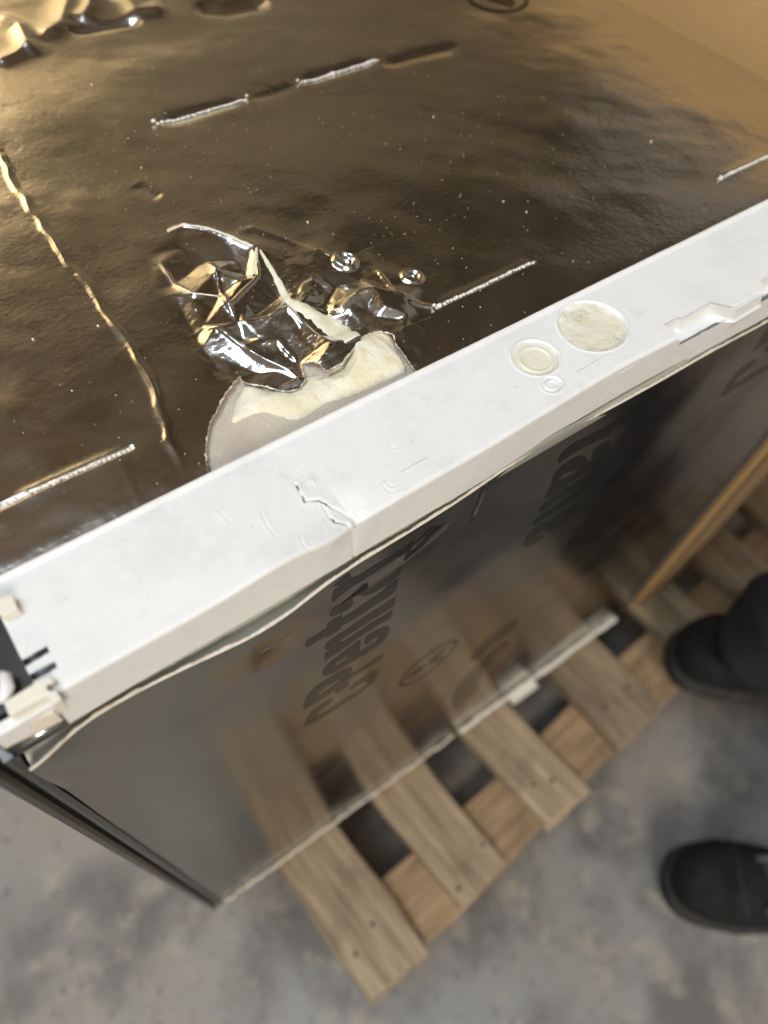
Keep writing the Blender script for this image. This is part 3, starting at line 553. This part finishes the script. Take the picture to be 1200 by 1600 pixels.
for c in cracks:
    nb = (ctr[:, 0] > .055) & (ctr[:, 0] < .112) & (ctr[:, 1] < .04) & (ctr[:, 2] > ZT - .006)
    q = ctr[nb][:, :2]; q = q + np.stack([vnoise(q[:, 0] * 500, q[:, 1] * 500, 33), vnoise(q[:, 0] * 500, q[:, 1] * 500, 34)], 1) * .0007
    d, t, _ = dline(q, c); ck[nb] |= d < .00024 * (.35 + .65 * np.sin(t * 9 + c[0, 0] * 900)) * (t > .02)
vb = np.tile(np.arange(nv - 1), nu - 1); keep = ~(ct | cf | ck | ((inpoly(ctr[:, :2], slots[0]) | inpoly(ctr[:, :2], slots[1])) & (ctr[:, 2] > ZT - .003)))
TS = link('trim_strip', gridmesh('trim_strip', V, nu, nv, keep), MT['white'], FR, smooth=True); TS['label'] = 'scuffed white plastic strip along the front top edge, cracked near its middle'
# broken open recess at the right: floor, back walls
bm = bmesh.new(); zb_ = ZT - .0080; back = [tuple(p) for p in notch_top[:9]]
rows_ = [[(x_ - .0004, y_ + .0035, ZT - .0009) for x_, y_ in back], [(x_, y_ + .0001, ZT - .0012) for x_, y_ in back], [(x_ + .0010, y_ - .0012, zb_ + .0006) for x_, y_ in back], [(x_ + .0016, y_ - .0024, zb_) for x_, y_ in back], [(x_ + .001, min(.0038, y_ - .002), zb_ - .0004) for x_, y_ in back], [(x_ + .001, .0034, .7465) for x_, y_ in back]]
vr = [[bm.verts.new(p) for p in rw_] for rw_ in rows_]
for a_, b_ in zip(vr, vr[1:]):
    for k in range(len(back) - 1): bm.faces.new((a_[k], a_[k + 1], b_[k + 1], b_[k]))
link('recess_tray', bm_mesh('recess_tray', bm), MT['white'], TS)
bm = bmesh.new(); add_box(bm, (.262, .0085, ZT - .0075), (.038, .011, .006)); link('recess_rib', bm_mesh('recess_rib', bm), MT['white'], TS)
bm = bmesh.new(); add_box(bm, (-.017, .022, ZT - .0075), (.026, .024, .003)); link('slot_floor', bm_mesh('slot_floor', bm), MT['slotshade'], TS)  # floor under the slots, its grey carries the shade inside them
def disc(name, cx, cy, z0, r, amp, mt, seed, rim=None):
    nr, na = 26, 72; Vd = []
    for i in range(nr):
        for k in range(na):
            q = r * i / (nr - 1); t = 2 * math.pi * k / na; x_, y_ = cx + q * math.cos(t), cy + q * math.sin(t)
            n = float(vnoise(np.array([x_ * 190]), np.array([y_ * 190]), seed)[0] + .5 * vnoise(np.array([x_ * 480]), np.array([y_ * 480]), seed + 1)[0])
            zz = z0 + n * amp * (.35 + 1.3 * (i / nr) ** 2)
            if rim: zz += rim[1] * math.exp(-((q / r - rim[0]) / .07) ** 2)
            Vd.append((x_, y_, zz))
    F = [(i * na + k, (i + 1) * na + k, (i + 1) * na + (k + 1) % na, i * na + (k + 1) % na) for i in range(nr - 1) for k in range(na)]
    return link(name, pymesh(name, Vd, F), mt, TS, smooth=True)
cx, cy, r, d = circw[0]; dk = disc('foam_plug', cx, cy, ZT - .0016, r * .985, .0011, MT['plug'], 5); dk['label'] = 'large round hole filled with yellowish foam'
cx, cy, r, d = circw[1]; dk = disc('hole_plug', cx, cy, ZT - .0009, r * .98, .0002, MT['plug'], 9, rim=(.68, .0007)); dk['label'] = 'smaller round cream plug with a raised ring'
bm = bmesh.new()
for (px, py, r_) in ((903, 492, 6), (914, 488, 5), (941, 540, 7), (953, 533, 5), (905, 500, 4), (965, 528, 4), (930, 478, 5), (884, 492, 3), (972, 515, 4)):
    c = at(px, py, z=ZT); n = 22; rr = r_ / 2900
    add_tube(bm, [(c[0] + rr * (1 + .3 * math.sin(2 * t)) * math.cos(t), c[1] + rr * math.sin(t), ZT - .0009 + .0004 * math.sin(3 * t)) for t in np.linspace(0, 5.6 + random.random(), n)], [.00016 + .00014 * abs(math.sin(k * 1.7)) for k in range(n)], n=6)
link('foam_curl', bm_mesh('foam_curl', bm), MT['plug'], TS, smooth=True)

# ---- corner pieces at the left end
def T(px, py, z=ZT): return at(px, py, z=z)
bm = bmesh.new(); add_box(bm, (-.0395, .027, ZT - .0040), (.0215, .046, .004)); link('corner_panel', bm_mesh('corner_panel', bm), MT['dark'], FR)
def top_block(name, quad, z0, z1, mt, bev=.00025, label=None):
    bm = bmesh.new(); q = [at(x_, y_, z=z1) for x_, y_ in quad]; add_prism(bm, [(p[0], p[1], z0) for p in q], (0, 0, z1 - z0))
    bmesh.ops.recalc_face_normals(bm, faces=bm.faces[:]); bmesh.ops.bevel(bm, geom=bm.edges[:], offset=bev, segments=1, affect='EDGES')
    o_ = link(name, bm_mesh(name, bm), mt, FR)
    if label: o_['label'] = label
    return o_
top_block('corner_clip', [(-14, 950), (-14, 934), (8, 932), (19, 929), (27, 950), (6, 965)], ZT - .003, ZT + .0040, MT['ivory'])
top_block('corner_clip', [(5, 1097), (66, 1060), (80, 1058), (84, 1066), (74, 1068), (72, 1076), (80, 1080), (88, 1078), (96, 1092), (82, 1101), (74, 1086), (14, 1118)], ZT - .006, ZT + .0030, MT['ivory'])
top_block('corner_rail', [(-14, 1136), (70, 1088), (82, 1100), (-12, 1156)], ZT - .012, ZT - .0020, MT['white'])
top_block('corner_rail', [(-10, 1150), (80, 1104), (86, 1112), (2, 1152), (-8, 1158)], ZT - .016, ZT - .0060, MT['cream_edge'], .0003)
bm = bmesh.new(); add_box(bm, (-.0375, -.0002, .7545), (.0195, .002, .0175)); link('corner_panel', bm_mesh('corner_panel', bm), MT['dark'], FR)
bm = bmesh.new(); a_, b_ = at(30, 1163, y=-.001), at(97, 1124, y=-.001); add_tube(bm, [a_, a_ + (b_ - a_) * .5, b_], .0016, n=14); link('corner_pin', bm_mesh('corner_pin', bm), MT['steel'], FR, smooth=True)
bm = bmesh.new(); c = at(-4, 1070, z=ZT + .002); p1, p2 = at(8, 1058, z=ZT + .002), at(-6, 1096, z=ZT + .001)
add_tube(bm, [at(2, 1052, z=ZT + .001), p1, at(11, 1075, z=ZT + .002), at(6, 1090, z=ZT + .001), p2], [.0010, .0022, .0024, .0022, .0012], n=12); link('corner_hook', bm_mesh('corner_hook', bm), MT['white'], FR, smooth=True)
# ---- upright corner profile at the left, grey profile at the right
bm = bmesh.new()
pr_ = [(-.0412, -.0030), (-.0430, -.0036), (-.0446, -.0034), (-.0452, .0020), (-.0468, .0024), (-.0474, -.0022), (-.0490, -.0040), (-.0512, -.0042), (-.0526, -.0020), (-.0532, .0030), (-.0560, .0060), (-.0570, .0200), (-.0570, .60), (-.0412, .60)]
a_ = [bm.verts.new((x_ + .004, y_, .146)) for x_, y_ in pr_]; b_ = [bm.verts.new((x_ - .0052, y_, .752)) for x_, y_ in pr_]; n = len(pr_)
for i in range(n): bm.faces.new((a_[i], b_[i], b_[(i + 1) % n], a_[(i + 1) % n]))
bm.faces.new(a_); bm.faces.new(b_[::-1]); bmesh.ops.recalc_face_normals(bm, faces=bm.faces[:])
link('corner_profile', bm_mesh('corner_profile', bm), MT['dark_metal'], FR)
bm = bmesh.new(); add_box(bm, (.5485, .006, .445), (.0150, .018, .596), .0022); link('corner_profile', bm_mesh('corner_profile', bm), MT['grey'], FR)
# ---- torn white edging along the bottom of the front
bm = bmesh.new()
def edging(x0, x1, rad, jit, seed):
    xs_ = axis([(x0, x1, .003)]); add_tube(bm, [(x_, -.003 - rad * .4 + jit * float(vnoise(np.array([x_ * 150]), np.array([.1]), seed)[0]), .1475 + rad + jit * float(vnoise(np.array([x_ * 190]), np.array([.7]), seed)[0])) for x_ in xs_], [rad * (1 + .5 * float(vnoise(np.array([x_ * 260]), np.array([.3]), seed)[0])) for x_ in xs_], n=8)
edging(-.036, -.008, .0012, .004, 1); edging(-.010, .265, .0017, .0016, 2); b2 = bm; link('bottom_edging', bm_mesh('bottom_edging', b2), MT['cream_edge'], FR, smooth=True)
bm = bmesh.new(); edging(.272, .40, .0030, .0016, 3); edging(.398, .530, .0036, .0016, 4); add_box(bm, (.368, -.010, .1478), (.040, .012, .0016)); link('bottom_edging', bm_mesh('bottom_edging', bm), MT['foamw'], FR, smooth=False)

# ------------------------------------------------------------------ pallet
PA = math.radians(5.0); PO = Vector((.027, .0, 0)); ca, sa = math.cos(PA), math.sin(PA)
PAL = empty('pallet', (PO.x, PO.y, 0), 'weathered wooden pallet under the refrigerator, its board ends sticking out in front', 'pallet'); PAL.rotation_euler = (0, 0, PA)
def board(name, cx, cy, cz, w, l, h, mt, rot=0.0, me=None):
    """a board of the pallet in pallet coordinates; local y runs along the grain"""
    if me is None:
        bm = bmesh.new(); add_box(bm, (0, 0, 0), (w, l, h))
        bmesh.ops.subdivide_edges(bm, edges=[e for e in bm.edges if abs((e.verts[0].co - e.verts[1].co).y) > l * .5], cuts=14)
        sd = random.random() * 50
        for v in bm.verts:
            s_ = math.copysign(1, v.co.x); v.co.x += .0030 * math.sin(v.co.y * 17 + sd + s_) + random.uniform(-.0016, .0016); v.co.z += random.uniform(-.0006, .0006)
            if abs(abs(v.co.y) - l / 2) < 1e-4: v.co.y += random.uniform(-.006, .006)
        bmesh.ops.bevel(bm, geom=bm.edges[:], offset=.0016, segments=1, affect='EDGES', clamp_overlap=True)
        me = bm_mesh(name, bm); me.materials.append(mt)
    o_ = bpy.data.objects.new(name, me); COL.objects.link(o_); o_.parent = PAL; o_.location = (cx, cy, cz); o_.rotation_euler = (0, 0, rot); return o_
edges = [(-.002, .070), (.120, .192), (.249, .320), (.384, .464), (.540, .612), (.670, .742), (.800, .872), (.930, 1.0)]
dk_t = .020
for k, (x0, x1) in enumerate(edges):
    yf = -.163 + .003 * math.sin(k * 2.3)
    board('deck_board', (x0 + x1) / 2, yf + .45, ZP - .0005 - dk_t / 2, x1 - x0, .90, dk_t, MT['wood'])
for y_, w_ in ((-.124, .074), (.285, .09), (.69, .09)):
    for z_ in ((ZP - dk_t - .011), .011):
        o_ = board('cross_board', .503, y_, z_, w_, .998, .019 if z_ > .05 else .022, MT['wood2'], math.pi / 2)
    for x_ in (.054, .5, .948):
        board('block', x_, y_, .0615, .10 if abs(x_ - .5) > .1 else .12, w_ * .97, .078, MT['wood'])
bm = bmesh.new(); g = bmesh.ops.create_cone(bm, cap_ends=True, segments=7, radius1=.0024, radius2=.0018, depth=.002); nm = bm_mesh('nail', bm); nm.materials.append(MT['nail'])
for k, (x0, x1) in enumerate(edges):
    for q in (.28, .70):
        o_ = bpy.data.objects.new('nail', nm); COL.objects.link(o_); o_.parent = PAL; o_.location = (x0 + (x1 - x0) * q + random.uniform(-.011, .011), -.127 + random.uniform(-.02, .02), ZP + .0002)

# ------------------------------------------------------------------ carton upright beside the refrigerator
CA = empty('carton', (.60, .30, ZP), 'tall flat brown cardboard carton standing against the right side of the refrigerator', 'carton')
bm = bmesh.new(); add_box(bm, (.6025, .372, .499), (.057, .76, .709), .004); link('box_wall', bm_mesh('box_wall', bm), MT['carton'], CA)
bm = bmesh.new(); add_box(bm, (.6025, -.0090, .499), (.0560, .002, .700)); link('box_end_shade', bm_mesh('box_end_shade', bm), MT['carton_dark'], CA)  # thin added sheet over the front face, shade put into its colour
bm = bmesh.new(); add_box(bm, (.5733, .372, .806), (.0010, .752, .0016)); link('box_seam', bm_mesh('box_seam', bm), MT['tape'], CA)
bm = bmesh.new(); add_box(bm, (.6025, .372, .8552), (.046, .75, .003)); link('box_flap', bm_mesh('box_flap', bm), MT['carton_dark'], CA)

# ------------------------------------------------------------------ person
PX = bpy.data.objects.new('person', None); COL.objects.link(PX); PX.location = (.60, -.25, 0)
tag(PX, 'person in dark trousers and black boots stepping onto the pallet edge', 'person')
def skin(name, nodes, edges_, mt, parent, sub=2):
    me = pymesh(name, [n_[:3] for n_ in nodes], []); me.edges.add(len(edges_)); me.edges.foreach_set('vertices', np.array(edges_).ravel()); me.update()
    ob = bpy.data.objects.new(name, me); COL.objects.link(ob); md = ob.modifiers.new('skin', 'SKIN'); md.use_smooth_shade = True
    for i, n_ in enumerate(nodes): r_ = n_[3]; me.skin_vertices[0].data[i].radius = (r_, r_) if not hasattr(r_, '__len__') else r_; me.skin_vertices[0].data[i].use_root = (i == 0)
    s = ob.modifiers.new('sub', 'SUBSURF'); s.levels = s.render_levels = sub
    bpy_update(); dg = bpy.context.evaluated_depsgraph_get(); m2 = bpy.data.meshes.new_from_object(ob.evaluated_get(dg)); bpy.data.objects.remove(ob); m2.materials.clear(); m2.name = name
    return link(name, m2, mt, parent, smooth=True)
# joints: hips lean over the bent right knee
hipc = (.88, -.52, .84); rh, lh = (.86, -.45, .81), (.88, -.60, .81)
rk, ra = (.680, -.270, .55), (.655, -.165, .245); lk, la = (.60, -.44, .47), (.555, -.425, .11)
ch, nk, hd = (.82, -.46, 1.21), (.74, -.42, 1.38), (.66, -.385, 1.54)
rs, re_, rw = (.80, -.29, 1.29), (.79, -.22, 1.02), (.69, -.31, .86); ls, le, lw = (.86, -.63, 1.29), (.80, -.72, 1.03), (.64, -.68, .93)
nodes = [(*hipc, (.14, .11)), (.86, -.495, 1.02, (.135, .105)), (*ch, (.15, .11)), (*nk, .058), (.69, -.395, 1.48, .075), (*hd, .092), (.64, -.382, 1.62, .078),
         (*rs, .062), (*re_, .044), (*rw, .028), (*ls, .062), (*le, .044), (*lw, .028), (*rh, .085), (*rk, .058), (*ra, .042), (*lh, .085), (*lk, .058), (*la, .042)]
ed = [(0, 1), (1, 2), (2, 3), (3, 4), (4, 5), (5, 6), (2, 7), (7, 8), (8, 9), (2, 10), (10, 11), (11, 12), (0, 13), (13, 14), (14, 15), (0, 16), (16, 17), (17, 18)]
def hand(w, d, side):
    w = Vector(w); d = Vector(d).normalized(); up = Vector((0, 0, 1)); s = d.cross(up).normalized(); u = s.cross(d)
    base = len(nodes); nodes.append((*(w + d * .05), (.036, .016))); ed.append((9 if side > 0 else 12, base))
    for k, (o_, l_) in enumerate(((-.030, .075), (-.010, .084), (.010, .078), (.029, .060))):
        b_ = w + d * .085 + s * o_; j1 = b_ + d * l_ * .45 - u * .010; j2 = j1 + d * l_ * .30 - u * .022; j3 = j2 + d * l_ * .18 - u * .022
        i0 = len(nodes); nodes.extend([(*b_, .0095), (*j1, .0088), (*j2, .0080), (*j3, .0068)]); ed.extend([(base, i0), (i0, i0 + 1), (i0 + 1, i0 + 2), (i0 + 2, i0 + 3)])
    t0 = w + d * .035 - s * .036 * side; i0 = len(nodes); nodes.extend([(*t0, .013), (*(t0 + d * .03 - s * .02 * side), .0105), (*(t0 + d * .056 - s * .026 * side - u * .008), .0085)]); ed.extend([(base, i0), (i0, i0 + 1), (i0 + 1, i0 + 2)])
hand(rw, Vector(rw) - Vector(re_), 1); hand(lw, Vector(lw) - Vector(le), -1)
skin('body', nodes, ed, MT['skin'], PX)
tr = [(.88, -.52, .89, (.155, .125)), (.88, -.52, .80, (.15, .12)), (.85, -.43, .76, .105), (.77, -.345, .66, .090), (.680, -.268, .555, .072), (.662, -.225, .42, .066), (.630, -.170, .33, .070), (.622, -.145, .265, .078), (.622, -.142, .215, .080),
      (.86, -.55, .76, .105), (.73, -.49, .62, .090), (.60, -.44, .47, .076), (.59, -.437, .32, .074), (.595, -.436, .16, .078), (.592, -.434, .085, .080)]
TRO = skin('trousers', tr, [(0, 1), (1, 2), (2, 3), (3, 4), (4, 5), (5, 6), (6, 7), (7, 8), (1, 9), (9, 10), (10, 11), (11, 12), (12, 13), (13, 14)], MT['trousers'], PX, 3)
tv = np.zeros(len(TRO.data.vertices) * 3); tn = tv.copy(); TRO.data.vertices.foreach_get('co', tv); TRO.data.vertices.foreach_get('normal', tn); tv = tv.reshape(-1, 3); tn = tn.reshape(-1, 3)
fo = vnoise(tv[:, 2] * 26 + tv[:, 0] * 12, tv[:, 1] * 14 + tv[:, 0] * 9, 71) * .020 + np.abs(vnoise(tv[:, 2] * 48 + tv[:, 1] * 20, tv[:, 0] * 26, 72)) * .014
TRO.data.vertices.foreach_set('co', (tv + tn * fo[:, None]).ravel()); TRO.data.update()
jk = [(.88, -.52, .82, (.17, .135)), (.86, -.495, 1.02, (.16, .125)), (*ch, (.17, .125)), (.755, -.428, 1.35, .075), (*rs, .078), (*re_, .058), (.702, -.298, .878, .043), (*ls, .078), (*le, .058), (.655, -.684, .94, .043)]
skin('jacket', jk, [(0, 1), (1, 2), (2, 3), (2, 4), (4, 5), (5, 6), (2, 7), (7, 8), (8, 9)], MT['jacket'], PX)
hv = Vector(hd); bm = bmesh.new(); bmesh.ops.create_icosphere(bm, subdivisions=3, radius=.104, matrix=Matrix.Translation(hv + Vector((.018, .004, .030))) @ Matrix.Diagonal((1.05, .9, 1.02, 1)))
for v in list(bm.verts):
    q = v.co - hv
    if q.z < -.03 or (q.x < -.045 and q.z < .075): bm.verts.remove(v)
link('hair', bm_mesh('hair', bm), MT['hair'], PX, smooth=True)
fd = Vector((-.95, .25, -.2)).normalized(); sd_ = fd.cross(Vector((0, 0, 1))).normalized()
for s in (-1, 1):
    bm = bmesh.new(); bmesh.ops.create_uvsphere(bm, u_segments=12, v_segments=8, radius=.012, matrix=Matrix.Translation(hv + fd * .086 + sd_ * s * .032)); link('eye', bm_mesh('eye', bm), MT['foamw'], PX, smooth=True)
    bm = bmesh.new(); bmesh.ops.create_uvsphere(bm, u_segments=12, v_segments=8, radius=.028, matrix=Matrix.Translation(hv + sd_ * s * .092) @ Matrix.Diagonal((.7, .35, 1.15, 1))); link('ear', bm_mesh('ear', bm), MT['skin'], PX, smooth=True)
bm = bmesh.new(); bmesh.ops.create_cone(bm, cap_ends=True, segments=10, radius1=.019, radius2=.008, depth=.05, matrix=Matrix.Translation(hv + fd * .096 + Vector((0, 0, -.022)))); link('nose', bm_mesh('nose', bm), MT['skin'], PX, smooth=True)
bm = bmesh.new(); bmesh.ops.create_uvsphere(bm, u_segments=12, v_segments=8, radius=.022, matrix=Matrix.Translation(hv + fd * .078 + Vector((0, 0, -.062))) @ Matrix.Diagonal((.7, 1.2, .32, 1))); link('mouth', bm_mesh('mouth', bm), mat('lips', (.45, .20, .17), .5), PX, smooth=True)

def boot(toe, heel_dir, z0, pitch=0.0):
    """toe tip, direction toe -> heel in plan, sole height at the toe"""
    d = Vector((*heel_dir, 0)).normalized(); s = Vector((-d.y, d.x, 0)); rootm = Matrix.Translation((*toe, z0)) @ Matrix(((d.x, s.x, 0, 0), (d.y, s.y, 0, 0), (0, 0, 1, 0), (0, 0, 0, 1))) @ Matrix.Rotation(-pitch, 4, 'Y') @ Matrix.Scale(.90, 4)
    # stations along the foot: (u, half width, side shift, z low, z high)
    ST = [(.000, .009, .000, .030, .044), (.005, .024, .001, .024, .058), (.016, .0365, .003, .021, .070), (.038, .0465, .004, .020, .078), (.064, .0520, .004, .020, .079), (.085, .0535, .003, .020, .077), (.105, .0520, .002, .020, .085), (.130, .0480, .0, .020, .101), (.160, .0430, -.001, .022, .124), (.190, .0400, -.001, .024, .150), (.225, .0400, 0, .024, .175), (.262, .0390, 0, .024, .178), (.290, .0300, 0, .026, .170), (.300, .014, 0, .030, .150)]
    def loft(ST, zl, zh, grow=0, n=22, e=2.5):
        bm = bmesh.new(); rings = []
        for (u, hw, sh, lo_, hi_) in ST:
            lo2, hi2 = zl(u, lo_), zh(u, hi_); c_, hh = (lo2 + hi2) / 2, (hi2 - lo2) / 2; r_ = []
            for k in range(n):
                t = 2 * math.pi * k / n; cx_, sz_ = math.cos(t), math.sin(t)
                px_ = math.copysign(abs(cx_) ** (2 / e), cx_) * (hw + grow); pz_ = math.copysign(abs(sz_) ** (2 / e), sz_) * hh
                if pz_ > 0: px_ *= 1 - .20 * (pz_ / max(hh, 1e-4)) ** 2
                r_.append(bm.verts.new(rootm @ Vector((u, sh + px_, c_ + pz_))))
            rings.append(r_)
        for a_, b_ in zip(rings, rings[1:]):
            for k in range(n): bm.faces.new((a_[k], a_[(k + 1) % n], b_[(k + 1) % n], b_[k]))
        bm.faces.new(rings[0][::-1]); bm.faces.new(rings[-1]); bmesh.ops.recalc_face_normals(bm, faces=bm.faces[:]); return bm
    bt = link('boot', bm_mesh('boot', loft(ST, lambda u, l: l, lambda u, h: h)), MT['leather'], PX, smooth=True)
    so = [(u - .004 if u < .05 else u + (.003 if u > .25 else 0), hw + .0045, sh, 0, 0) for u, hw, sh, _, _ in ST]
    link('sole', bm_mesh('sole', loft(so, lambda u, l: 0.0, lambda u, h: .024 if u < .2 else .032, 0, 22, 5)), MT['rubber'], bt, smooth=True)
    cap = [(u - .0012, hw + .0016, sh, lo_, hi_ + .0016) for u, hw, sh, lo_, hi_ in ST[:5]]; link('toe_cap', bm_mesh('toe_cap', loft(cap, lambda u, l: l, lambda u, h: h)), MT['leather'], bt, smooth=True)
    bm = bmesh.new()                                            # welt seam behind the toe cap
    add_tube(bm, [rootm @ Vector((.072 + .010 * (abs(t) / .05) ** 2, t + .004, .0795 - .030 * (abs(t) / .053) ** 3)) for t in np.linspace(-.048, .048, 15)], .0022, n=6); link('seam', bm_mesh('seam', bm), MT['rubber'], bt, smooth=True)
    bm = bmesh.new()
    for k in range(6):
        u0 = .108 + k * .018; zt_ = np.interp(u0, [s_[0] for s_ in ST], [s_[4] for s_ in ST]) + .0015; sg = 1 if k % 2 else -1
        add_tube(bm, [rootm @ Vector((u0, -.026, zt_ - .006)), rootm @ Vector((u0 + .006, 0, zt_ + .002)), rootm @ Vector((u0 + .010 * (k % 2), .026, zt_ - .006))], .0032, n=6)
    link('lace', bm_mesh('lace', bm), MT['lace'], bt, smooth=True)
    bm = bmesh.new()
    for sy in (-1, 1):
        add_tube(bm, [rootm @ Vector((u_, sy * .031, np.interp(u_, [s_[0] for s_ in ST], [s_[4] for s_ in ST]) - .004)) for u_ in np.linspace(.100, .215, 9)], .0042, n=6)
    link('eyelet_stay', bm_mesh('eyelet_stay', bm), MT['lace'], bt, smooth=True)
    return bt
boot((.545, -.088), (.82, -.57), ZP + .001); boot((.412, -.282), (.78, -.62), .001)
